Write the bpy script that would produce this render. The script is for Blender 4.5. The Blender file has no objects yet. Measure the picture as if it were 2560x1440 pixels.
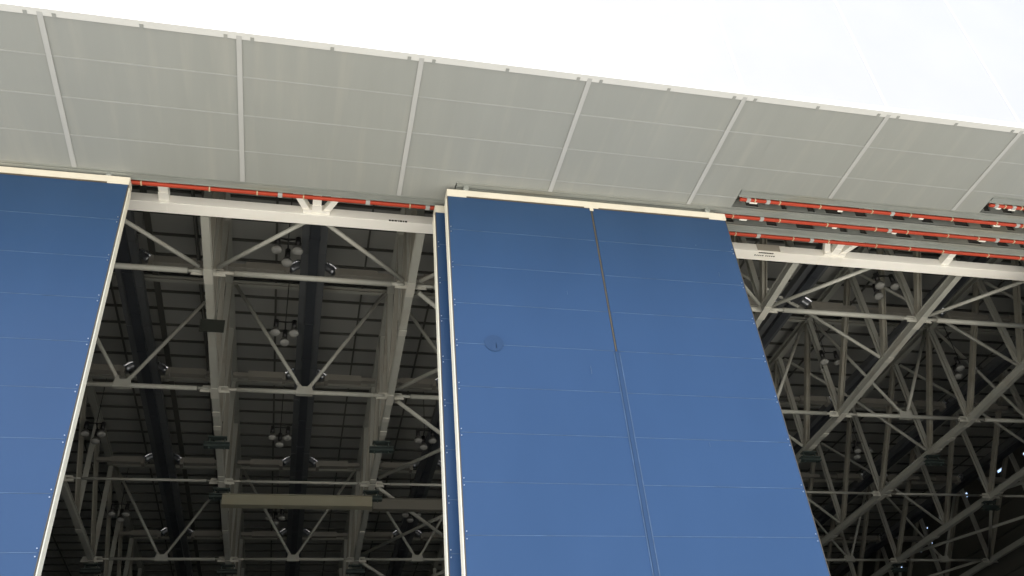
import bpy, bmesh, math, random
from mathutils import Vector, Matrix
random.seed(7)
H = 1.6                                   # eye height: all z below are measured from the eye, builders add H
C = bpy.context.scene.collection
sc = bpy.context.scene

# ------------------------------------------------------------------ materials
def mat(name, base, rough=.5, metal=0., noise=None, stretch=(1, 1, 1), amt=.12, bump=0., bscale=20., bstretch=(1, 1, 1), spec=.5,
        patch=None, coords='Object'):
    """base colour varied by a stretched noise; optional patch = (scale, stretch, colour, amount) for stains"""
    m = bpy.data.materials.new(name); m.use_nodes = True
    nt = m.node_tree; N = nt.nodes; L = nt.links
    b = N['Principled BSDF']
    b.inputs['Base Color'].default_value = (*base, 1)
    b.inputs['Roughness'].default_value = rough
    b.inputs['Metallic'].default_value = metal
    b.inputs['Specular IOR Level'].default_value = spec
    tc = N.new('ShaderNodeTexCoord')
    col = None
    if noise:
        mp = N.new('ShaderNodeMapping'); mp.inputs['Scale'].default_value = stretch
        L.new(tc.outputs[coords], mp.inputs[0])
        n = N.new('ShaderNodeTexNoise'); n.inputs['Scale'].default_value = noise; n.inputs['Detail'].default_value = 4
        n.inputs['Roughness'].default_value = .6
        L.new(mp.outputs[0], n.inputs[0])
        r = N.new('ShaderNodeMapRange'); r.inputs[1].default_value = .22; r.inputs[2].default_value = .78
        r.inputs[3].default_value = 1 - amt; r.inputs[4].default_value = 1 + amt
        L.new(n.outputs[0], r.inputs[0])
        v = N.new('ShaderNodeVectorMath'); v.operation = 'SCALE'; v.inputs[0].default_value = base
        L.new(r.outputs[0], v.inputs['Scale'])
        col = v.outputs[0]
        r2 = N.new('ShaderNodeMapRange'); r2.inputs[1].default_value = .2; r2.inputs[2].default_value = .8
        r2.inputs[3].default_value = max(rough - .08, .02); r2.inputs[4].default_value = min(rough + .08, 1)
        L.new(n.outputs[0], r2.inputs[0]); L.new(r2.outputs[0], b.inputs['Roughness'])
    if patch:
        ps, pst, pc, pa = patch
        mp = N.new('ShaderNodeMapping'); mp.inputs['Scale'].default_value = pst; mp.inputs['Location'].default_value = (3.1, 1.7, 5.)
        L.new(tc.outputs[coords], mp.inputs[0])
        n = N.new('ShaderNodeTexNoise'); n.inputs['Scale'].default_value = ps; n.inputs['Detail'].default_value = 4
        L.new(mp.outputs[0], n.inputs[0])
        r = N.new('ShaderNodeMapRange'); r.inputs[1].default_value = .52; r.inputs[2].default_value = .72
        r.inputs[3].default_value = 0; r.inputs[4].default_value = pa
        L.new(n.outputs[0], r.inputs[0])
        mx = N.new('ShaderNodeMix'); mx.data_type = 'RGBA'
        L.new(r.outputs[0], mx.inputs['Factor'])
        if col: L.new(col, mx.inputs['A'])
        else: mx.inputs['A'].default_value = (*base, 1)
        mx.inputs['B'].default_value = (*pc, 1)
        col = mx.outputs['Result']
    if col: L.new(col, b.inputs['Base Color'])
    if bump:
        mp = N.new('ShaderNodeMapping'); mp.inputs['Scale'].default_value = bstretch
        L.new(tc.outputs[coords], mp.inputs[0])
        n = N.new('ShaderNodeTexNoise'); n.inputs['Scale'].default_value = bscale; n.inputs['Detail'].default_value = 3
        L.new(mp.outputs[0], n.inputs[0])
        bp = N.new('ShaderNodeBump'); bp.inputs['Strength'].default_value = bump; bp.inputs['Distance'].default_value = .05
        L.new(n.outputs[0], bp.inputs['Height']); L.new(bp.outputs[0], b.inputs['Normal'])
    return m

M = dict(
    ground=mat('concrete_apron', (.38, .365, .325), .9, noise=.15, amt=.12, patch=(.05, (1, 1, 1), (.27, .26, .24), .6)),
    floor=mat('hangar_floor', (.30, .30, .27), .5, noise=.2, amt=.1),
    soffit=mat('soffit_metal', (.248, .258, .238), .42, noise=.9, stretch=(1.6, .12, 1), amt=.035, bump=.12, bscale=1.2, bstretch=(1, .25, 1),
               patch=(.8, (2.6, .22, 1), (.29, .292, .262), .55)),
    seam=mat('soffit_seam', (.29, .30, .285), .5, noise=2, amt=.08),
    batten=mat('soffit_batten', (.355, .36, .345), .5, noise=1, amt=.04),
    lip=mat('edge_lip', (.50, .505, .48), .5, noise=1, amt=.03),
    fascia=mat('fascia_cladding', (.262, .262, .266), .4, noise=.25, amt=.03, spec=.3),
    fasciaseam=mat('fascia_seam', (.285, .285, .285), .5),
    blue=mat('blue_door_paint', (.0235, .0575, .128), .38, noise=.35, stretch=(1, 1, .5), amt=.07, spec=.28),
    blue2=mat('blue_cover_strip', (.0205, .049, .108), .42, spec=.28),
    bluelight=mat('blue_seam_bead', (.046, .086, .155), .5, noise=1.6, stretch=(1, 1, 1), amt=.55),
    cream=mat('cream_paint', (.70, .655, .535), .5, noise=1.5, stretch=(1, 1, .3), amt=.05, patch=(1.5, (1, 1, .3), (.55, .48, .36), .2)),
    sealant=mat('brown_sealant', (.085, .07, .048), .8, noise=3, amt=.25),
    bolt=mat("bolt_head", (.36, .39, .44), .4, 1.),
    galv=mat('galvanised_steel', (.27, .285, .26), .45, .25, noise=1.1, stretch=(.5, 3, 3), amt=.16, bump=.15, bscale=6,
             patch=(.5, (.4, 2, 2), (.30, .26, .17), .5)),
    red=mat('red_rail_cover', (.40, .054, .026), .45, noise=2, amt=.06),
    clamp=mat('rail_clamp', (.50, .45, .29), .5),
    joint=mat('rail_joint', (.38, .39, .37), .5),
    white=mat('white_steel_paint', (.92, .90, .82), .45, noise=.6, stretch=(.3, 1, 1), amt=.03, patch=(.35, (.5, 2, 2), (.55, .45, .30), .22)),
    steel=mat('pale_truss_paint', (.345, .345, .30), .5, noise=.8, amt=.07, patch=(.7, (1, 1, 1), (.25, .21, .16), .35)),
    shadesteel=mat('shaded_runway_steel', (.06, .058, .052), .6, noise=1, amt=.2),  # dark tone stands in for the shade up inside the track slots
    steel2=mat('shaded_truss_paint', (.26, .25, .205), .55, noise=.8, amt=.1, patch=(.7, (1, 1, 1), (.17, .14, .10), .5)),  # darker copy for the diagonals: shade on their H webs put into the colour
    splice=mat('splice_plate', (.45, .44, .38), .45, noise=2, amt=.06),
    deck=mat('roof_deck', (.295, .295, .268), .6, noise=.35, stretch=(1, .3, 1), amt=.07),
    purlin=mat('dark_purlin', (.07, .07, .06), .6),
    duct=mat('dark_blue_duct', (.036, .040, .046), .5, noise=1, stretch=(1, .3, 1), amt=.2),
    branch=mat('pale_branch_duct', (.21, .20, .17), .5, noise=1, amt=.06),
    chrome=mat('elbow_glint', (.85, .87, .9), .24, 1., bump=.5, bscale=9),
    darkchrome=mat('dark_glossy_elbow', (.22, .23, .24), .28, .8, bump=.5, bscale=6),
    slotshade=mat('slot_shade', (.14, .145, .12), .8, noise=3, stretch=(1, 1, .2), amt=.2),  # shade of the door slot, put into a strip's colour
    reflector=mat('dull_reflector', (.10, .10, .092), .4, .3),
    sideduct=mat('grey_side_duct', (.085, .09, .092), .5, noise=1, stretch=(1, .3, 1), amt=.2),
    cream2=mat('bright_cream_paint', (.86, .82, .68), .5, noise=1.5, stretch=(1, 1, .3), amt=.04),
    black=mat('black_iron', (.012, .012, .012), .5),
    darkgreen=mat('dark_green_hanger', (.035, .05, .045), .6, noise=2, amt=.2),
    sign=mat('dark_green_board', (.022, .024, .020), .8, spec=.08),
    girder=mat('olive_girder', (.235, .225, .16), .5, noise=.8, amt=.05, patch=(.5, (1, 1, 1), (.24, .17, .1), .3)),
    girder2=mat('dull_girder', (.11, .105, .085), .6),
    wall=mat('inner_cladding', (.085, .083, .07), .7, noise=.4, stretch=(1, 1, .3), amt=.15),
    plaque=mat('grey_plaque', (.36, .33, .27), .5, noise=3, amt=.1),
    letter=mat('dark_lettering', (.05, .04, .028), .6),
)
# mirror-like glass bowl of the high bay lamps
g = bpy.data.materials.new('prismatic_glass'); g.use_nodes = True
b = g.node_tree.nodes['Principled BSDF']
b.inputs['Base Color'].default_value = (.36, .36, .33, 1); b.inputs['Roughness'].default_value = .22
b.inputs['Specular IOR Level'].default_value = .9
n_ = g.node_tree.nodes.new('ShaderNodeTexWave'); n_.inputs['Scale'].default_value = 9; n_.bands_direction = 'X'
bp_ = g.node_tree.nodes.new('ShaderNodeBump'); bp_.inputs['Strength'].default_value = .5; bp_.inputs['Distance'].default_value = .03
g.node_tree.links.new(n_.outputs[0], bp_.inputs['Height']); g.node_tree.links.new(bp_.outputs[0], b.inputs['Normal'])
M['glass'] = g

# ------------------------------------------------------------------ mesh builder (coordinates relative to the eye; +H when built)
class MB:
    def __init__(s): s.v = []; s.f = []; s.sm = []
    def quad(s, pts):
        i = len(s.v); s.v += [tuple(p) for p in pts]; s.f.append(tuple(range(i, i + len(pts)))); s.sm.append(False)
    def box(s, x0, x1, y0, y1, z0, z1):
        i = len(s.v)
        s.v += [(x, y, z) for x in (x0, x1) for y in (y0, y1) for z in (z0, z1)]
        for a in ((0, 1, 3, 2), (4, 6, 7, 5), (0, 4, 5, 1), (2, 3, 7, 6), (0, 2, 6, 4), (1, 5, 7, 3)):
            s.f.append(tuple(i + k for k in a)); s.sm.append(False)
        return s
    def obox(s, p, q, w, h, up=(0, 0, 1), ow=0, oh=0):
        """box along p->q, w across, h along up; ow/oh offsets"""
        p = Vector(p); q = Vector(q); d = (q - p).normalized(); up = Vector(up)
        side = d.cross(up)
        if side.length < 1e-4: side = d.cross(Vector((0, 1, 0)))
        side.normalize(); u = side.cross(d).normalized()
        i = len(s.v)
        for c in (p, q):
            for a, b_ in ((-1, -1), (1, -1), (1, 1), (-1, 1)):
                s.v.append(tuple(c + side * (a * w / 2 + ow) + u * (b_ * h / 2 + oh)))
        for a in ((3, 2, 1, 0), (4, 5, 6, 7), (0, 1, 5, 4), (1, 2, 6, 5), (2, 3, 7, 6), (3, 0, 4, 7)):
            s.f.append(tuple(i + k for k in a)); s.sm.append(False)
        return s
    def ibeam(s, p, q, w, h, up=(0, 0, 1), t=.04):
        """H section: two flanges w wide at +-h/2 along up, and a web"""
        s.obox(p, q, w, t, up, 0, h / 2 - t / 2); s.obox(p, q, w, t, up, 0, -h / 2 + t / 2)
        s.obox(p, q, t, h - 2 * t, up)
        return s
    def tube(s, pts, r, n=10, cap=True):
        pts = [Vector(p) for p in pts]; i0 = len(s.v)
        rs = r if isinstance(r, (list, tuple)) else [r] * len(pts)
        prev = None
        for k, p in enumerate(pts):
            d = (pts[min(k + 1, len(pts) - 1)] - pts[max(k - 1, 0)]).normalized()
            a = d.cross(Vector((0, 0, 1)))
            if a.length < .05: a = d.cross(Vector((0, 1, 0)))
            a.normalize(); b_ = d.cross(a).normalized()
            for j in range(n):
                t = 2 * math.pi * j / n
                s.v.append(tuple(p + (a * math.cos(t) + b_ * math.sin(t)) * rs[k]))
        for k in range(len(pts) - 1):
            for j in range(n):
                a = i0 + k * n + j; b_ = i0 + k * n + (j + 1) % n
                s.f.append((a, a + n, b_ + n, b_)); s.sm.append(True)
        if cap:
            s.f.append(tuple(i0 + j for j in range(n))); s.sm.append(False)
            e = i0 + (len(pts) - 1) * n
            s.f.append(tuple(e + n - 1 - j for j in range(n))); s.sm.append(False)
        return s
    def lathe(s, c, prof, n=20):
        """profile [(r, z)] round the vertical through c"""
        i0 = len(s.v)
        for r, z in prof:
            for j in range(n):
                t = 2 * math.pi * j / n; s.v.append((c[0] + r * math.cos(t), c[1] + r * math.sin(t), c[2] + z))
        for k in range(len(prof) - 1):
            for j in range(n):
                a = i0 + k * n + j; b_ = i0 + k * n + (j + 1) % n
                s.f.append((a, b_, b_ + n, a + n)); s.sm.append(True)
        return s
    def plate(s, poly, axis, c, t):
        """flat plate: poly of 2-D points in the plane normal to axis, centred at c on that axis, thickness t"""
        n = len(poly); i = len(s.v)
        for sg in (-t / 2, t / 2):
            for a, b_ in poly:
                s.v.append((c + sg, a, b_) if axis == 'x' else (a, c + sg, b_) if axis == 'y' else (a, b_, c + sg))
        s.f.append(tuple(range(i + n - 1, i - 1, -1))); s.f.append(tuple(range(i + n, i + 2 * n))); s.sm += [False] * 2
        for k in range(n):
            k2 = (k + 1) % n; s.f.append((i + k, i + k2, i + n + k2, i + n + k)); s.sm.append(False)
        return s

def at_parent(parent):
    p = Vector((0, 0, 0))
    while parent: p += parent.location; parent = parent.parent
    return p
def build(name, mb, m, parent=None, origin=None, bevel=0):
    """ONE mesh object. Vertices are world points (z relative to the eye)."""
    me = bpy.data.meshes.new(name)
    base = at_parent(parent)
    o = bpy.data.objects.new(name, me); C.objects.link(o)
    if parent: o.parent = parent
    else:
        if origin: o.location = (origin[0], origin[1], origin[2] + H)
        base = o.location.copy()
    me.from_pydata([(v[0] - base[0], v[1] - base[1], v[2] + H - base[2]) for v in mb.v], [], mb.f)
    me.polygons.foreach_set('use_smooth', mb.sm)
    me.update()
    bm = bmesh.new(); bm.from_mesh(me); bmesh.ops.recalc_face_normals(bm, faces=bm.faces); bm.to_mesh(me); bm.free()
    me.materials.append(M[m])
    if bevel:
        bv = o.modifiers.new('bevel', 'BEVEL'); bv.width = bevel; bv.segments = 2; bv.limit_method = 'ANGLE'
    return o
def tag(o, label, cat, group=None):
    o['label'] = label; o['category'] = cat
    if group: o['group'] = group
    return o
def thing(name, loc, label, cat, group=None):
    o = bpy.data.objects.new(name, None); C.objects.link(o); o.location = (loc[0], loc[1], loc[2] + H)
    o.empty_display_size = .5
    return tag(o, label, cat, group)
def copy_thing(o, dx, dy, dz, label, group=None):
    r = o.copy(); C.objects.link(r); r.location = o.location + Vector((dx, dy, dz)); r['label'] = label
    if group: r['group'] = group
    for ch in list(o.children):
        c = ch.copy(); C.objects.link(c); c.parent = r
        for g_ in ch.children:
            d = g_.copy(); C.objects.link(d); d.parent = c
    return r
ORD = ['first', 'second', 'third', 'fourth', 'fifth', 'sixth', 'seventh', 'eighth', 'ninth']

# ------------------------------------------------------------------ layout numbers (metres, from the eye)
GZ = -1.6
SZ = 25.05                     # soffit
FY = 19.6                      # front edge of the canopy
BX = [-8.85 + 6 * k for k in range(-1, 8)]          # soffit battens
TX = [-4.5 + 9 * k for k in range(-2, 8)]           # roof trusses  (-22.5 .. 58.5)
ROW = [33.4, 42.3, 52.8, 65.4, 79.0]                # rows of cross struts
def zb(y):
    pts = [(29.0, 26.15), (33.4, 25.85), (42.3, 25.15), (52.8, 25.0), (65.4, 24.97), (95, 24.9)]
    for (a, za), (b_, zb_) in zip(pts, pts[1:]):
        if y <= b_: return za + (zb_ - za) * (y - a) / (b_ - a)
    return 24.9
TOP = 32.2
DECK = 32.95
XL, XR, YB = -46.0, 60.4, 94.0

# ------------------------------------------------------------------ the setting
mb = MB(); mb.quad([(-900, -900, GZ), (900, -900, GZ), (900, 900, GZ), (-900, 900, GZ)])
o = build('ground', mb, 'ground'); o['kind'] = 'structure'
mb = MB(); mb.quad([(XL, 25.2, GZ + .006), (XR, 25.2, GZ + .006), (XR, YB, GZ + .006), (XL, YB, GZ + .006)])
o = build('floor', mb, 'floor'); o['kind'] = 'structure'

# ------------------------------------------------------------------ canopy
can = thing('hangar_canopy', (0, FY, SZ), 'wide hangar canopy with grey panelled soffit under a blinding white front wall', 'canopy')
mb = MB(); mb.box(-60, 74, FY - .04, FY + .3, SZ + .24, 44)
fas = build('fascia_wall', mb, 'fascia', can)
mb = MB()
for x in BX + [39.15, 45.15, 51.15]:
    mb.box(x - .08, x + .08, FY - .052, FY - .042, SZ + .245, 43.9)
build('cladding_seam', mb, 'fasciaseam', fas)
# soffit sheets: each bay its own sheet, joined in one part; the back edge steps in where each door track starts
mb = MB(); T = .06
steps = [(-60, 5.3, 26.5), (5.3, 17.1, 25.5), (17.1, 28.5, 24.36), (28.5, 74, 23.28)]
SY = [FY, 21.35, 23.1, 24.87, 27]
edges = [-60] + [x for x in [-8.85 + 6 * k for k in range(-8, 13)] if -60 < x < 74] + [74]
cuts = sorted(set(edges + [5.3, 17.1, 28.5]))
for x0, x1 in zip(cuts, cuts[1:]):
    ye = [e for a, b_, e in steps if a <= (x0 + x1) / 2 < b_][0]
    for y0, y1 in zip(SY, SY[1:]):
        y1 = min(y1, ye)
        if y1 <= y0 + .01: continue
        dz = random.uniform(-.004, .004)
        i = len(mb.v)
        # a very slightly bowed sheet (2 x 2 cells)
        bow = random.uniform(-.006, .010)
        for a in range(5):
            for c_ in range(3):
                X = x0 + (x1 - x0) * a / 4; Y = y0 + (y1 - y0) * c_ / 2
                mb.v.append((X, Y, SZ + dz + bow * math.sin(math.pi * a / 4) * (1 if c_ == 1 else .35)))
        for a in range(4):
            for c_ in range(2):
                k = i + a * 3 + c_; mb.f.append((k, k + 1, k + 4, k + 3)); mb.sm.append(True)
        # closing upper skin so the sheet has thickness
        mb.box(x0 + .002, x1 - .002, y0 + .002, y1 - .002, SZ + .02, SZ + .08)
sof = build('soffit', mb, 'soffit', can)
mb = MB()
for a, b_, e in steps:
    for y in SY[1:4]:
        if y < e - .05: mb.box(a, b_, y - .022, y + .022, SZ - .012, SZ + .015)
build('sheet_seam', mb, 'seam', sof)
for x in [-8.85 + 6 * k for k in range(-2, 9)]:
    ye = [e for a, b_, e in steps if a <= x < b_][0]
    mb = MB(); mb.box(x - .085, x + .085, FY + .02, ye - .02, SZ - .035, SZ - .008)
    build('batten', mb, 'batten', can)
mb = MB(); mb.box(-60, 74, FY - .12, FY, SZ + .05, SZ + .235)
mb.box(-60, 74, FY - .12, FY + .16, SZ - .03, SZ + .045)
build('edge_trim', mb, 'lip', can)
for k in range(-1, 8):
    x = -8.85 + 6 * k
    for dx in (-.42, .42, 3.0):
        mb = MB(); mb.box(x + dx - .06, x + dx + .06, FY + .02, FY + .185, SZ - .043, SZ - .032); build('trim_clip', mb, 'soffit', can)
# returns of the soffit where the slots start
mb = MB()
for a, b_, e in steps: mb.box(a + .01, b_ - .01, e, e + .03, SZ - .0, SZ + .42)
build('slot_edge', mb, 'galv', can)

# ------------------------------------------------------------------ door tracks and conductor rails
SX = [-60, 5.3, 17.1, 28.5]; names = ['innermost', 'second innermost', 'third', 'outermost']
CY = [26.5, 25.42, 24.35, 23.27]
tlabel = ['galvanised door track nearest the white beam, running above the left opening too',
          'galvanised door track that runs on from the top of the big blue door leaf',
          'galvanised door track whose slot starts under the soffit right of the big blue leaf',
          'short bit of galvanised door track entering at the right edge under the soffit']
rlabel = ['long red conductor rail across the left opening and lowest of those at right',
          'red conductor rail starting at the top right corner of the big blue leaf',
          'upper red conductor rail whose blunt end sits in the dark soffit slot at right',
          'stub of red conductor rail at the right edge of the photo']
for t in range(4):
    x0 = SX[t] + .05; x1 = 74; y = CY[t]
    tr = thing('door_track', (x0, y, SZ), tlabel[t], 'door track', 'parallel door tracks under the canopy')
    mb = MB()
    mb.box(x0, x1, y, y + .43, SZ + .04, SZ + .075)          # bottom flange
    mb.box(x0, x1, y, y + .02, SZ - .015, SZ + .15)           # near lip
    mb.box(x0, x1, y + .41, y + .43, SZ - .0, SZ + .15)
    mb.box(x0, x1, y + .13, y + .30, SZ + .005, SZ + .039)   # rolled middle rib
    build('channel', mb, 'galv', tr)
    mb = MB(); mb.box(x0, x1, y + .10, y + .33, SZ + .35, SZ + .62)
    build('runway_beam', mb, 'shadesteel', tr)
    # conductor rail
    ry = y + .50
    cr = thing('conductor_rail', (x0, ry, SZ), rlabel[t], 'power rail', 'red conductor rails beside the door tracks')
    mb = MB()
    rx0 = x0 + (0 if t < 2 else .12)
    mb.box(rx0, x1, ry + .01, ry + .14, SZ - .05, SZ + .03); mb.box(rx0, x1, ry + .045, ry + .105, SZ + .03, SZ + .10)
    build('red_bar', mb, 'red', cr, bevel=.012)
    xs = []; x = [-6.58, 19.3, 18.1, 29.6][t]
    if t == 0: xs = [-6.58, -4.09, -2.31, -.54, 3.67, 18.0, 20.79, 22.54, 24.96, 26.7, 28.45, 30.9, 32.65, 34.4, 36.2]; wides = [-1.44, 1.98, 4.39, 19.09, 21.7]
    elif t == 1: xs = [17.4, 19.6, 21.9, 24.3, 25.9, 28.0, 29.6, 31.5, 33.4]; wides = [18.75, 25.0, 30.6]
    elif t == 2: xs = [17.95, 19.1, 21.0, 23.5, 25.4, 27.5, 29.8, 31.2, 33.2]; wides = [17.65, 18.55, 24.5, 30.9]
    else: xs = [29.45, 30.3, 31.6]; wides = [29.0, 29.9]
    for x in xs:
        mb = MB(); mb.box(x - .024, x + .024, ry - .012, ry + .162, SZ - .060, SZ + .042); build('clamp', mb, 'clamp', cr)
    for x in wides:
        mb = MB(); mb.box(x - .085, x + .085, ry - .012, ry + .162, SZ - .064, SZ + .044); build('joint_sleeve', mb, 'joint', cr)
    # hanger shoes seen in the slot between this rail and the next track
    for x in ([18, 22.1, 26.1, 30, 34] if t == 2 else [18.0, 22.4, 25.4, 30, 34] if t == 1 else [29.3, 30, 34] if t == 3 else []):
        w_ = .17 if x % 6 == 0 else .11
        mb = MB(); mb.box(x - w_, x + w_, ry + .17, ry + .33, SZ + .05, SZ + .10); build('hanger_shoe', mb, 'white', tr)
    # dark cross straps in the slot
    x = max(x0 + .8, -8)
    while x < 40:
        w_ = random.uniform(.5, 1.6); mb = MB(); mb.box(x, x + w_, y + .03, y + .09, SZ + .13, SZ + .52); x += w_ + random.uniform(.25, .9)
        build('packer', mb, 'galv', tr)

# ------------------------------------------------------------------ front girder (white box beam with outriggers)
fg = thing('front_girder', (0, 28.8, 25.7), 'bright white box beam spanning both openings behind the red rails', 'beam')
GY0, GY1, G0, G1 = 28.8, 29.42, 25.68, 26.12
mb = MB(); mb.box(-44, 59, GY0, GY1, G0, G1)
build('box_beam', mb, 'white', fg, bevel=.015)
for k in range(-2, 9):
    x = 6. * k
    mb = MB(); mb.obox((x, 28.79, 26.0), (x, 23.1, 26.0), .36, .36)
    mb.obox((x, 28.79, 25.805), (x, 28.35, 25.805), .4, .03)
    build('outrigger', mb, 'white', fg)
for x in (0., 24.):
    for s in (-1, 1):
        mb = MB(); mb.obox((x + s * .36, 28.79, 25.98), (x + s * 1.25, 26.9, 25.98), .26, .30)
        mb.box(*sorted((x + s * .2, x + s * .54)), 28.62, 28.795, 25.76, 26.1)
        build('knee_brace', mb, 'white', fg)
# stiffener plates under the beam at the nodes
for x in (0., 24.):
    for dx in (-.55, 0, .55):
        mb = MB(); mb.box(x + dx - .12, x + dx + .12, GY0 + .05, GY1 - .06, G0 - .012, G0 - .001); build('node_plate', mb, 'white', fg)
for x in (-6., 30.):
    mb = MB(); mb.box(x - .2, x + .1, GY0 + .05, GY1 - .06, G0 - .012, G0 - .001); build('node_plate', mb, 'white', fg)
# the two unreadable capacity markings
mb = MB()
x = 3.0
for w_ in (.085, .1, .11, .05, .12, .06, .1):
    mb.box(x, x + w_, GY0 - .006, GY0 - .001, G0 + .0, G0 + .085); x += w_ + .025
build('marking', mb, 'letter', fg)
mb = MB(); mb.box(20.05, 21.2, GY0 - .03, GY0 - .004, G0 + .06, G1 - .002)
build('plaque', mb, 'plaque', fg)
mb = MB(); x = 20.12
for k in range(9):
    w_ = random.uniform(.06, .085); mb.box(x, x + w_, GY0 + .04, GY0 + .12, G0 - .006, G0 - .001); x += w_ + .012
x = 19.98
for k in range(11):
    if k == 5: x += .06; continue
    w_ = random.uniform(.05, .075); mb.box(x, x + w_, GY0 + .24, GY0 + .31, G0 - .006, G0 - .001); x += w_ + .04
build('marking', mb, 'letter', fg)

# ------------------------------------------------------------------ door leaves
def leaf(x0, x1, y, ztop, label, seams, mid=None, midtop=None, disc=False):
    th = .5
    d = thing('door_leaf', ((x0 + x1) / 2, y + th / 2, GZ), label, 'hangar door', 'tall blue sliding door leaves')
    zt = ztop - .30
    mb = MB(); halves = [(x0 + .012, x1 - .012)] if mid is None else [(x0 + .012, mid - .045), (mid + .045, x1 - .012)]
    for a, b_ in halves:
        zs = [GZ + .25] + sorted(seams) + [zt]
        for z0, z1 in zip(zs, zs[1:]):
            i = len(mb.v); n = 8; bow = random.uniform(-.012, .004); sk = random.uniform(-.004, .004)
            for a_ in range(n + 1):
                for c_ in range(5):
                    u = a_ / n; v = c_ / 4
                    mb.v.append((a + (b_ - a) * u, y + bow * math.sin(math.pi * v) * (.6 + .4 * math.sin(5 * u + z0)) + sk * u, z0 + .006 + (z1 - z0 - .012) * v))
            for a_ in range(n):
                for c_ in range(4):
                    k = i + a_ * 5 + c_; mb.f.append((k, k + 5, k + 6, k + 1)); mb.sm.append(True)
        mb.box(a, b_, y + .02, y + th - .02, GZ + .25, zt)
    build('door_panel', mb, 'blue', d)
    mb = MB()
    for z in seams:
        for a, b_ in halves:
            if mid is not None and z < midtop + .2:      # seams run up to the cover strip
                pass
            mb.box(a + .05, b_ - .05, y - .009, y + .018, z - .010, z + .010)
    build('seam_bead', mb, 'bluelight', d)
    mb = MB()
    mb.box(x0 - .02, x1 + .02, y - .055, y + th + .02, zt + .02, ztop)
    for a, b_ in ((x0 - .02, x0 + .75), (x1 - .75, x1 + .02)): mb.box(a, b_, y - .052, y - .012, zt - .04, zt + .018)
    if mid is not None: mb.box(mid - .3, mid + .3, y - .053, y - .013, zt - .03, zt + .017); mb.box(mid - .07, mid + .07, y - .05, y - .01, zt - .16, zt - .032)
    build('top_trim', mb, 'cream', d)
    mb = MB()
    mb.box(x0 + .4, x1 - .4, y - .03, y + .01, zt - .035, zt + .016)
    mb.box(x0 - .012, x0 + .011, y - .012, y + .05, GZ + .3, zt - .05); mb.box(x1 - .011, x1 + .012, y - .012, y + .05, GZ + .3, zt - .05)
    build('sealant', mb, 'sealant', d)
    for x, s in ((x0, -1), (x1, 1)):
        mb = MB(); a, b_ = sorted((x + s * .014, x + s * .05))
        mb.box(a, b_, y + .06, y + th - .01, GZ + .2, zt - .12)
        build('edge_channel', mb, 'cream2', d)
    for z in seams:
        if z < 7.5: continue
        for dz in (-.12, .12):
            for x in (x0 + .07, x1 - .09):
                mb = MB(); mb.tube([(x, y - .03, z + dz), (x, y - .005, z + dz)], .022, 6); build('bolt_head', mb, 'bolt', d)
    mb = MB(); mb.box(x0 + .35, x1 - .35, y + .03, y + .07, ztop + .004, SZ - .03)  # dark strip standing in for the shade in the slot above the leaf
    build('slot_shade', mb, 'slotshade', d)
    for x in (x0 + .75, x1 - .75):
        mb = MB(); mb.tube([(x, y - .12, ztop + .10), (x, y + .06, ztop + .10)], .11, 16)
        mb.box(x - .16, x + .16, y - .02, y + .3, ztop + .0, ztop + .05); mb.tube([(x - .18, y + .1, ztop + .03), (x - .18, y + .1, ztop + .2)], .03, 8)
        build('guide_roller', mb, 'galv', d)
    if mid is not None:
        mb = MB(); mb.box(mid - .026, mid + .026, y + .006, y + .04, midtop, zt - .02)
        build('joint_sealant', mb, 'sealant', d)
        mb = MB()
        mb.box(mid - .075, mid + .075, y - .035, y + .03, GZ + .3, midtop)
        cs = build('cover_strip', mb, 'blue2', d)
        for s in (-1, 1):
            mb = MB(); mb.box(mid + s * .105 - .018, mid + s * .105 + .018, y - .02, y + .02, GZ + .3, midtop - .04); build('strip_flange', mb, 'bluelight', cs)
    if disc:
        mb = MB(); mb.plate([(6.38 + .34 * math.cos(k * math.pi / 20), 17.64 + .34 * math.sin(k * math.pi / 20)) for k in range(40)], 'y', y - .016, .006)
        build('round_patch', mb, 'blue2', d)
        for (sx, sz, ln, w_) in ((9.82, 16.72, .34, .03), (6.45, 17.55, .22, .022), (15.85, 21.55, .22, .03), (13.7, 13.9, .18, .02), (9.35, 20.1, .18, .015), (15.15, 23.0, .05, .05)):
            mb = MB(); mb.plate([(sx - w_ / 2, sz - ln / 2), (sx + w_ / 2, sz - ln / 2), (sx + w_ * .3, sz + ln / 2), (sx - w_ * .3, sz + ln / 2)], 'y', y - .017, .004)
            build('scratch', mb, 'bluelight', d)
    return d
leaf(4.98, 16.83, 25.75, 24.86, 'large blue leaf in the middle, two panels wide with a brown-sealed joint',
     [17.58 + 1.745 * k for k in range(-10, 4)], mid=10.9, midtop=17.55, disc=True)
leaf(-18.85, -6.94, 26.80, 24.98, 'blue leaf cut off by the left edge, its cream side edge facing the opening',
     [17.55 + 1.78 * k for k in range(-10, 4)], mid=-12.9, midtop=17.55)
leaf(4.66, 16.5, 26.80, 24.90, 'blue leaf mostly hidden behind the big one, showing as a narrow strip',
     [17.55 + 1.78 * k for k in range(-10, 4)])

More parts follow.
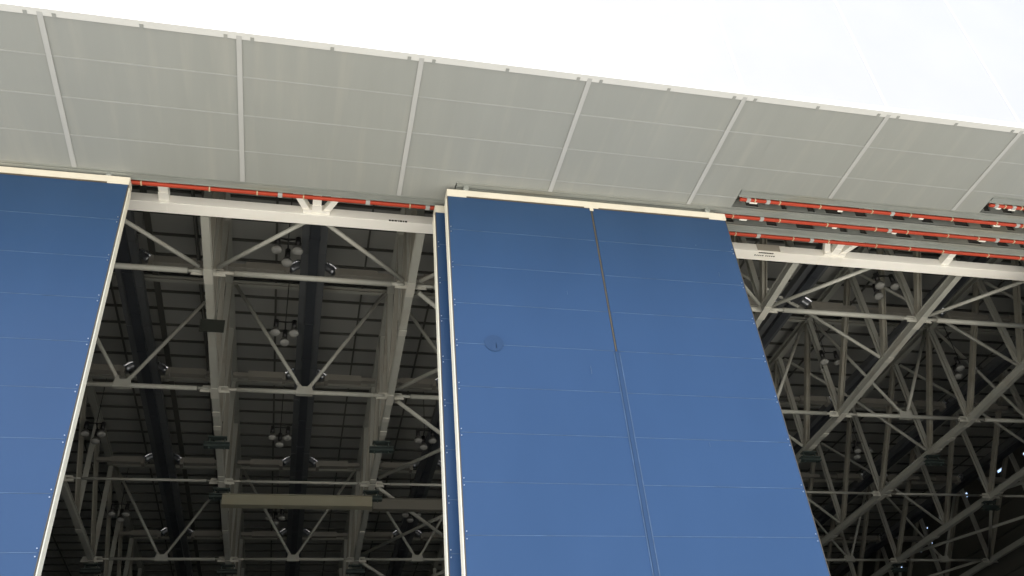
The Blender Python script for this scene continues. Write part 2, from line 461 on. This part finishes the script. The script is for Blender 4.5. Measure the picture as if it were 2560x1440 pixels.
# ------------------------------------------------------------------ hangar roof and walls
rf = thing('hangar_roof', ((XL + XR) / 2, 60, DECK), 'dark sheet roof deck on close dark purlins above the trusses', 'roof')
mb = MB(); mb.box(XL - 20, XR + .4, FY + .3, YB + .3, DECK, DECK + .15)
build('deck', mb, 'deck', rf)
y = 29.0; k = 0
while y < YB:
    mb = MB(); mb.box(XL, XR - .3, y - .04, y + .04, DECK - .10, DECK - .002); mb.box(XL, XR - .3, y - .04, y + .09, DECK - .115, DECK - .102)
    build('purlin', mb, 'purlin', rf); y += 1.715 + random.uniform(-.05, .05)
mb = MB()
for x in [-26 + 9 * k for k in range(10)]:
    for dx, w_ in ((.0, .05), (4.1, .07)): mb.obox((x + 1.9 + dx, 30, DECK - .34), (x + 1.9 + dx, YB, DECK - .34), w_ + .05, .06)
build('sag_rod', mb, 'purlin', rf)
w = thing('hangar_back_wall', (0, YB, GZ), 'unlit cladding wall closing the far end of the hangar', 'wall')
mb = MB(); mb.box(XL, XR, YB, YB + .25, GZ, DECK - .01)
build('cladding', mb, 'wall', w)
for x0, x1, l in ((XL - .2, -19.0, 'added blue wall out of view at left, keeping light out of the hangar'), (34.3, 74, 'added blue wall out of view at right, keeping light out of the hangar')):
    mb = MB(); mb.box(x0, x1, 27.4, 27.7, GZ, 26.2)  # unseen walls, added so the hangar interior darkens with depth
    tag(build('light_block_wall', mb, 'blue', origin=((x0 + x1) / 2, 27.5, GZ)), l, 'wall')
w = thing('hangar_left_wall', (XL, 60, GZ), 'inner side wall beyond the left door leaf', 'wall')
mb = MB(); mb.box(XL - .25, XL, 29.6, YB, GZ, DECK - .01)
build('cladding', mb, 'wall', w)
# right wall with small open louvres high up
w = thing('hangar_side_wall', (XR, 60, GZ), 'dark side wall at lower right with bright slots of daylight', 'wall')
holes = []
for yy, zz, ww, hh in ((58.9, 31.9, .45, .28), (62.2, 31.95, .9, .3), (63.2, 31.7, .5, .22), (64.4, 31.2, .25, .7), (67.4, 31.9, 1.0, .5), (71.4, 31.6, .8, .45), (73.9, 31.5, .3, .2),
                       (66.3, 30.5, .5, .12), (67.6, 30.35, .6, .1), (68.9, 30.25, .35, .1), (71.9, 30.1, .12, .12), (72.9, 30.05, .12, .12), (74.0, 30.0, .3, .14), (76.0, 29.9, .2, .12),
                       (79.6, 29.7, .7, .22), (81.4, 29.6, .35, .3), (84, 29.5, .5, .15), (61., 30.6, .2, .1)):
    ww *= .85; hh *= .85
    holes.append((yy - ww / 2, yy + ww / 2, zz - hh / 2, zz + hh / 2))
ys = sorted(set([29.6, YB] + [h for q in holes for h in q[:2]])); mb = MB()
for y0, y1 in zip(ys, ys[1:]):
    hs = sorted([(q[2], q[3]) for q in holes if q[0] < (y0 + y1) / 2 < q[1]])
    z = GZ
    for a, b_ in hs:
        if a > z: mb.box(XR, XR + .12, y0, y1, z, a)
        z = max(z, b_)
    mb.box(XR, XR + .12, y0, y1, z, DECK - .01)
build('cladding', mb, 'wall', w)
mb = MB()
for z in (29.2, 30.9, 27.0, 24.0): mb.box(XR - .2, XR - .002, 29.8, YB, z, z + .2)
build('wall_rail', mb, 'purlin', w)

# ------------------------------------------------------------------ roof trusses (run away from the door)
PP = [29.7, 33.4, 37.0, 42.3, 46.7, 52.8, 58.4, 65.4, 72.0, 79.0, 86.0, 93.0]
def make_truss(x, label):
    t = thing('roof_truss', (x, 33.4, 25.85), label, 'truss', 'pale steel roof trusses running into the hangar')
    mb = MB()
    for y0, y1 in zip(PP, PP[1:]):
        mb.ibeam((x, y0, zb(y0)), (x, y1, zb(y1)), .34, .42, (0, 0, 1), .05)
        mb.obox((x, y0, zb(y0)), (x, y1, zb(y1)), .24, .30)
    bc = build('bottom_chord', mb, 'steel', t)
    for y in (33.4, 42.3, 52.8, 65.4, 79):
        mb = MB(); mb.obox((x, y - .45, zb(y - .45) - .225), (x, y + .5, zb(y + .5) - .225), .38, .035)
        mb.plate([(x - .75, zb(y) - .16), (x + .75, zb(y) - .16), (x + .62, zb(y) + .22), (x - .62, zb(y) + .22)], 'y', y, .04)
        build('gusset', mb, 'splice', bc)
    for y in (36.6, 44.4, 45.9, 51.9, 59.9):
        mb = MB(); mb.obox((x, y - .22, zb(y) - .225), (x, y + .22, zb(y) - .225), .37, .04)
        build('splice_plate', mb, 'splice', bc)
    mb = MB(); mb.ibeam((x, 29.4, TOP), (x, YB - .1, TOP), .4, .42, (0, 0, 1), .05)
    build('top_chord', mb, 'steel', t)
    for k, y in enumerate(PP):
        mb = MB(); mb.ibeam((x, y, zb(y) + .2), (x, y, TOP - .2), .29, .29, (0, 1, 0), .045)
        build('vertical', mb, 'steel', t)
        if k:
            y0 = PP[k - 1]
            mb = MB(); mb.ibeam((x, y - .12, zb(y) + .2), (x, y0 + .15, TOP - .2), .28, .28, (1, 0, 0), .045)
            build('diagonal', mb, 'steel2', t)
    return t
tl = ['partly seen at the left door edge, two bays left of the big blue leaf', 'in the left opening, third bay line from the left edge',
      'whose pale chord ends in the dark green board, left half of the left opening',
      'just left of the big blue leaf, with star of braces at its second node',
      'hidden mostly behind the big blue leaf', 'emerging at the upper right edge of the big blue leaf',
      'wide pale chord slanting down left through the middle of the right opening',
      'wide chord slanting from the right photo edge with a hanger at its foot',
      'far right truss with bright daylight slots beside its chord', 'rightmost truss against the dark side wall']
base = make_truss(TX[1], 'pale roof truss glimpsed beside the cream edge of the left blue leaf')
lab = {2: 'pale roof truss with a dark green board on it, left in the left opening',
       3: 'pale roof truss just left of the big blue leaf, braces starring from its nodes',
       4: 'roof truss hidden behind the big blue leaf, its braces showing at the left of it',
       5: 'roof truss coming out from the upper right edge of the big blue leaf',
       6: 'widest roof truss chord slanting through the middle of the right opening',
       7: 'roof truss entering at the right photo edge below the white beam, chord slanting down left',
       8: 'dim roof truss at lower right with bright daylight slots beside its chord',
       9: 'faint rightmost roof truss in the lower right corner'}
TR = {1: base}
for i in range(2, 10): TR[i] = copy_thing(base, TX[i] - TX[1], 0, 0, lab[i])

# dark board on the truss and hangers under it
mb = MB(); mb.box(-4.93, -3.83, 36.28, 36.33, 24.66, 25.34)
bd = build('notice_board', mb, 'sign', origin=(-4.38, 36.3, 24.66)); tag(bd, 'blank dark green board fixed under the chord of the left truss', 'board')
hl = []
def hanger(x, y, label):
    z = zb(y) - .2
    h = thing('crane_hanger', (x, y, z), label, 'hanger', 'dark green crane hangers bolted under the trusses')
    mb = MB(); mb.box(x - .5, x + .5, y - .2, y + .2, z - .11, z - .05)
    for s in (-1, 1): mb.box(x + s * .4 - .03, x + s * .4 + .03, y - .05, y + .05, z - .75, z - .12)
    build('yoke', mb, 'darkgreen', h)
    mb = MB(); mb.ibeam((x - .68, y, z - .52), (x + .68, y, z - .52), .36, .26, (0, 0, 1), .05)
    build('cross_head', mb, 'darkgreen', h)
    return h
hdone = None
for i, y, l in ((2, 46.9, 'dark green hanger under the left truss, just above the pale horizontal pipe'),
                (2, 53.3, 'dark green hanger at the left end of the olive girder'),
                (3, 46.9, 'dark green hanger under the truss beside the big blue leaf'),
                (3, 53.3, 'dark green hanger at the joint of olive and dull girders'),
                (6, 46.6, 'dark green hanger at the right edge of the big blue leaf'),
                (7, 46.6, 'dark green hanger under the second wide chord of the right opening'),
                (8, 53.2, 'dark hanger under the node beside the daylight slots'),
                (8, 65.6, 'dark hanger low at right, under the lowest node with a lit slot below it'),
                (1, 65.6, 'dark hanger at the lower left under the truss foot'),
                (2, 65.8, 'dark hanger under the left truss at the bottom edge'),
                (3, 65.8, 'dark hanger under the bottom node left of the big blue leaf')):
    if hdone is None: h0 = hanger(TX[i], y, l); hdone = (TX[i], y)
    else: copy_thing(h0, TX[i] - hdone[0], y - hdone[1], zb(y) - zb(hdone[1]), l)

# crane girders
mb = MB(); mb.box(-4.4, 4.55, 52.95, 53.35, 23.62, 24.24); mb.box(-4.4, 4.55, 52.86, 53.42, 24.24, 24.28); mb.box(-4.4, 4.55, 52.86, 53.42, 23.58, 23.62)
o = build('crane_girder', mb, 'girder', origin=(0, 53.1, 23.6), bevel=.01); tag(o, 'olive box girder hanging level across the foot of the left opening', 'girder')
mb = MB(); mb.box(4.62, 22, 53.5, 53.9, 23.7, 24.36); mb.box(4.62, 22, 53.42, 53.98, 24.36, 24.4)
o = build('crane_girder', mb, 'girder2', origin=(12, 53.7, 23.7), bevel=.01); tag(o, 'duller girder carrying on behind the olive one to the big blue leaf', 'girder')

# ------------------------------------------------------------------ cross frames (struts and V braces across the trusses)
fl = ['highest row of pale cross pipes, just behind the white beam', 'second row of pale cross pipes, with V braces standing on it',
      'third row of thin pale cross pipes, level with the olive girder', 'fourth row of cross pipes near the bottom edge, with V braces',
      'faint last row of cross pipes deep in the hangar']
for r, y in enumerate(ROW):
    z = zb(y) + .05
    fr = thing('pipe_bracing', (0, y, z), fl[r], 'bracing', 'rows of pale cross pipes between the trusses')
    rad = [.135, .125, .085, .105, .1][r]
    for x0, x1 in zip(TX, TX[1:]):
        if x0 < -14: continue
        mb = MB(); mb.tube([(x0 + .3, y, z), (x0 + 1.1, y, z)], rad * .72, 8); mb.tube([(x0 + 1.1, y, z), (x1 - .9, y, z)], rad, 12); mb.tube([(x1 - .9, y, z), (x1 - .3, y, z)], rad * .72, 8)
        build('strut', mb, 'steel', fr)
        if r in (1, 3):
            xm = (x0 + x1) / 2
            for s in (-1, 1):
                mb = MB(); mb.tube([(xm + s * .18, y, z + .2), (xm + s * 4.2, y, TOP - .1)], .10, 10)
                build('brace', mb, 'steel', fr)
            mb = MB(); mb.plate([(xm - .42, z - .16), (xm + .42, z - .16), (xm + .42, z + .12), (xm + .30, z + .5), (xm + .14, z + .3), (xm - .14, z + .3), (xm - .30, z + .5), (xm - .42, z + .12)], 'y', y - .002, .24)
            build('apex_plate', mb, 'steel', fr)
    mb = MB(); mb.ibeam((TX[1], y, TOP - .1), (TX[-1], y, TOP - .1), .25, .25, (0, 0, 1), .04)
    build('top_strut', mb, 'steel', fr)
# front zigzag in the plane of the bottom chords
zg = thing('front_bracing', (0, 31, 26), 'thin pale zigzag braces from the white beam back to the first cross pipes', 'bracing')
for T_, Mx in ((-4.5, -9), (-4.5, 0), (4.5, 0), (4.5, 9), (22.5, 18), (22.5, 27), (31.5, 36), (40.5, 45)):
    mb = MB(); s = 1 if Mx > T_ else -1
    mb.tube([(T_ + s * .4, 33.4 - .35, 25.9), (Mx - s * .3, 29.5, 26.0)], .10, 10)
    build('brace', mb, 'steel', zg)
# crossed braces in two bays
for a, b_, l in ((3, 4, 'crossed pale braces fanning right from the truss beside the big blue leaf'), (8, 9, 'crossed braces in the lower right corner near the side wall')):
    cb = thing('cross_bracing', ((TX[a] + TX[b_]) / 2, 50, 25), l, 'bracing')
    for y0, y1 in zip(ROW, ROW[1:]):
        for xa, xb_ in ((TX[a], TX[b_]), (TX[b_], TX[a])):
            s = 1 if xb_ > xa else -1
            dz = .0 if s > 0 else .22
            mb = MB(); mb.tube([(xa + s * .4, y0 + .45, zb(y0) + .03 + dz), (xb_ - s * .4, y1 - .45, zb(y1) + .03 + dz)], .115, 10)
            build('brace', mb, 'steel', cb)
# kickers from bottom chord half nodes up to the top chord of the neighbour truss
for i, l in ((4, 'slanting sway braces behind the upper right edge of the big blue leaf'), (5, 'slanting sway braces between the first two wide chords of the right opening'),
             (6, 'slanting sway braces between the second and third wide chords at right'), (7, 'dim slanting sway braces nearest the side wall')):
    kb = thing('sway_bracing', (TX[i] + 4.5, 45, 28), l, 'bracing')
    for y in (37.0, 46.7, 58.4):
        xa = TX[i + 1]
        mb = MB(); mb.tube([(xa - .2, y, zb(y) + .25), (xa - 4.3, y, TOP - 3.2)], .10, 8); mb.tube([(xa - 4.3, y, TOP - 3.2), (xa - 8.6, y, TOP - .2)], .10, 8)
        build('brace', mb, 'steel', kb)

# ------------------------------------------------------------------ ducts with shiny elbows and pale branches
dl = {-9: 'dark blue air duct seen just right of the cream edge of the left blue leaf', 0: 'dark blue air duct down the middle of the left opening',
      9: 'dark air duct mostly hidden behind the narrow blue strip', 27: 'dark blue air duct between the first two wide chords right of the big leaf',
      36: 'dark blue air duct slanting under the widest chord of the right opening', 45: 'dark air duct at the right edge above the lower right corner',
      54: 'dark air duct beside the side wall with daylight slots'}
d0 = None
for x, l in dl.items():
    if d0 is not None: copy_thing(d0, x + 9, 0, 0, l); continue
    d0 = d = thing('air_duct', (x, 30, 29.4), l, 'air duct', 'dark blue air ducts between the trusses')
    z = 29.35
    mb = MB()
    mb.box(x - .24, x + .24, 30, YB - 2, z - .1, z + .75)
    y = 31.
    while y < 90: mb.box(x - .26, x + .26, y, y + .07, z - .13, z + .77); y += 3.6
    build('duct_body', mb, 'duct', d)
    for s in (-1, 1):
        mb = MB(); mb.box(*sorted((x + s * .245, x + s * .62)), 30, YB - 2, z + .12, z + .5); y = 32.4
        while y < 90: mb.box(*sorted((x + s * .262, x + s * .635)), y, y + .06, z + .10, z + .52); y += 3.6
        build('side_duct', mb, 'sideduct', d)
    for y in (37.3, 47.6, 59.0, 71.5):
        for s in (-1, 1):
            mb = MB(); mb.tube([(x + s * (.45 + .11 * k), y - .05, z + .42 - .42 * (k / 6) ** 1.7) for k in range(7)], [.17, .20, .18, .21, .18, .21, .18], 14)
            el = build('elbow', mb, 'darkchrome', d)
            mb = MB(); mb.tube([(x + s * (.62 + .12 * k), y - .33 - .03 * math.sin(k), z + .40 - .44 * (k / 6) ** 1.7) for k in range(6)], [.05, .10, .06, .11, .07, .10], 8)  # bright chrome tube added to act as the elbow's highlight
            build('glint_band', mb, 'chrome', el)
            mb = MB(); mb.box(*sorted((x + s * 1.13, x + s * 1.34)), y - .26, y + .26, z - .32, z + .20)
            build('branch_collar', mb, 'branch', el)
            mb = MB(); mb.box(*sorted((x + s * 1.345, x + s * 3.3)), y - .2, y + .22, z - .18, z + .22)
            mb.box(*sorted((x + s * 3.3, x + s * 4.15)), y - .13, y + .15, z - .1, z + .13)
            build('branch', mb, 'branch', d)

# ------------------------------------------------------------------ lamp clusters
lc = None
for x, y, l in ((-1.25, 34.9, 'topmost triple lamp cluster in the left opening, under the white beam'),
                (-1.25, 41.9, 'triple lamp cluster in the left opening between the first and second cross pipes'),
                (-1.35, 53.8, 'triple lamp cluster in the left opening above the olive girder'),
                (-1.5, 66.4, 'triple lamp cluster just below the olive girder'),
                (-12.5, 54.0, 'triple lamp cluster beside the cream edge of the left leaf'),
                (-12.4, 66.0, 'triple lamp cluster low at the left among the truss webs'),
                (8.0, 53.6, 'triple lamp cluster half hidden by the narrow blue strip'),
                (8.6, 65.6, 'triple lamp cluster below the dull girder'),
                (30.9, 34.2, 'triple lamp cluster high in the right opening below the white beam'),
                (31.6, 41.9, 'triple lamp cluster near the widest chord of the right opening'),
                (41.2, 41.8, 'triple lamp cluster at the right photo edge'),
                (40.3, 53.2, 'triple lamp cluster deep in the right opening beside the wide chord')):
    if lc is not None: copy_thing(lc, x - lc0[0], y - lc0[1], 0, l); continue
    lc0 = (x, y); z = 28.45
    lc = thing('lamp_cluster', (x, y, z), l, 'lamp', 'triple high bay lamp clusters')
    pos = [(x - .48, y - .32, z), (x + .48, y - .32, z), (x, y + .62, z)]
    mb = MB()
    mb.tube([(x, y, DECK - .3), (x, y, z + .95)], .025, 8)
    for p in pos: mb.tube([(x, y, z + .9), (p[0], p[1], z + .72)], .04, 8)
    mb.tube([(pos[0][0], pos[0][1], z + .72), (pos[1][0], pos[1][1], z + .72)], .02, 6)
    fr = build('lamp_frame', mb, 'black', lc)
    for p in pos:
        mb = MB(); mb.tube([(p[0], p[1], z + .30), (p[0], p[1], z + .78)], [.13, .13], 12)
        build('ballast', mb, 'black', lc)
        mb = MB(); mb.lathe((p[0], p[1], z), [(.265, .0), (.27, -.04), (.25, -.10), (.19, -.15), (.08, -.18), (.0, -.185)], 20)
        build('glass_bowl', mb, 'glass', lc)
        mb = MB(); mb.lathe((p[0], p[1], z), [(.08, .33), (.13, .27), (.22, .14), (.262, .004), (.25, .004), (.2, .12), (.1, .24)], 20)
        build('reflector', mb, 'reflector', lc)

# pipes along the left truss
pl = [(-6.12, 'left of a pair of dark pipes beside the left truss', .07), (-5.62, 'right of a pair of dark pipes beside the left truss', .07), (-8.45, 'broad dark cable tray left of the pair of pipes', .16)]
for x, l, r in pl:
    mb = MB()
    if r < .1: mb.tube([(x, 29.5, 32.3), (x, YB - .5, 32.3)], r, 8)
    else: mb.box(x - r, x + r, 29.5, YB - .5, 32.25, 32.36)
    o = build('ceiling_pipe' if r < .1 else 'cable_tray', mb, 'purlin', origin=(x, 60, 32.3)); tag(o, l, 'pipe' if r < .1 else 'cable tray')

# ------------------------------------------------------------------ camera, light
R = Matrix([[0.9741796461054194, -0.06602850820770734, -0.21588520842749936],
            [-0.2112801782940145, -0.6034052628183466, -0.7688820423596663],
            [-0.07957804874244652, 0.794580045224918, -0.6018163140765728]])
cd = bpy.data.cameras.new('camera'); cam = bpy.data.objects.new('camera', cd); C.objects.link(cam)
mw = R.to_4x4(); mw.translation = (0, 0, H); cam.matrix_world = mw
cd.sensor_width = 36; cd.lens = 31.8135; cd.clip_end = 3000; cd.clip_start = .1
sc.camera = cam

EL = math.radians(66); AZ = math.radians(225)      # direction TO the sun: AZ measured from +X
sd = Vector((math.cos(AZ) * math.cos(EL), math.sin(AZ) * math.cos(EL), math.sin(EL)))
sl = bpy.data.lights.new('sun', 'SUN'); sl.energy = 4.5; sl.angle = math.radians(.5); sl.color = (1, .96, .9)
so = bpy.data.objects.new('sun', sl); C.objects.link(so); so.rotation_euler = sd.to_track_quat('Z', 'Y').to_euler(); so.location = (0, 0, 80)
w_ = bpy.data.worlds.new('World'); sc.world = w_; w_.use_nodes = True
nt = w_.node_tree; sky = nt.nodes.new('ShaderNodeTexSky'); sky.sky_type = 'NISHITA'; sky.sun_disc = False
sky.sun_elevation = EL; sky.sun_rotation = math.pi / 2 - AZ; sky.air_density = 1.0; sky.dust_density = 2.5
bg = nt.nodes['Background']; nt.links.new(sky.outputs[0], bg.inputs[0]); bg.inputs[1].default_value = .15
sc.view_settings.view_transform = 'Standard'; sc.view_settings.look = 'None'; sc.view_settings.exposure = 1.78
sc.view_settings.gamma = 1; sc.view_settings.use_curve_mapping = False
sc.cycles.max_bounces = 8; sc.cycles.diffuse_bounces = 6
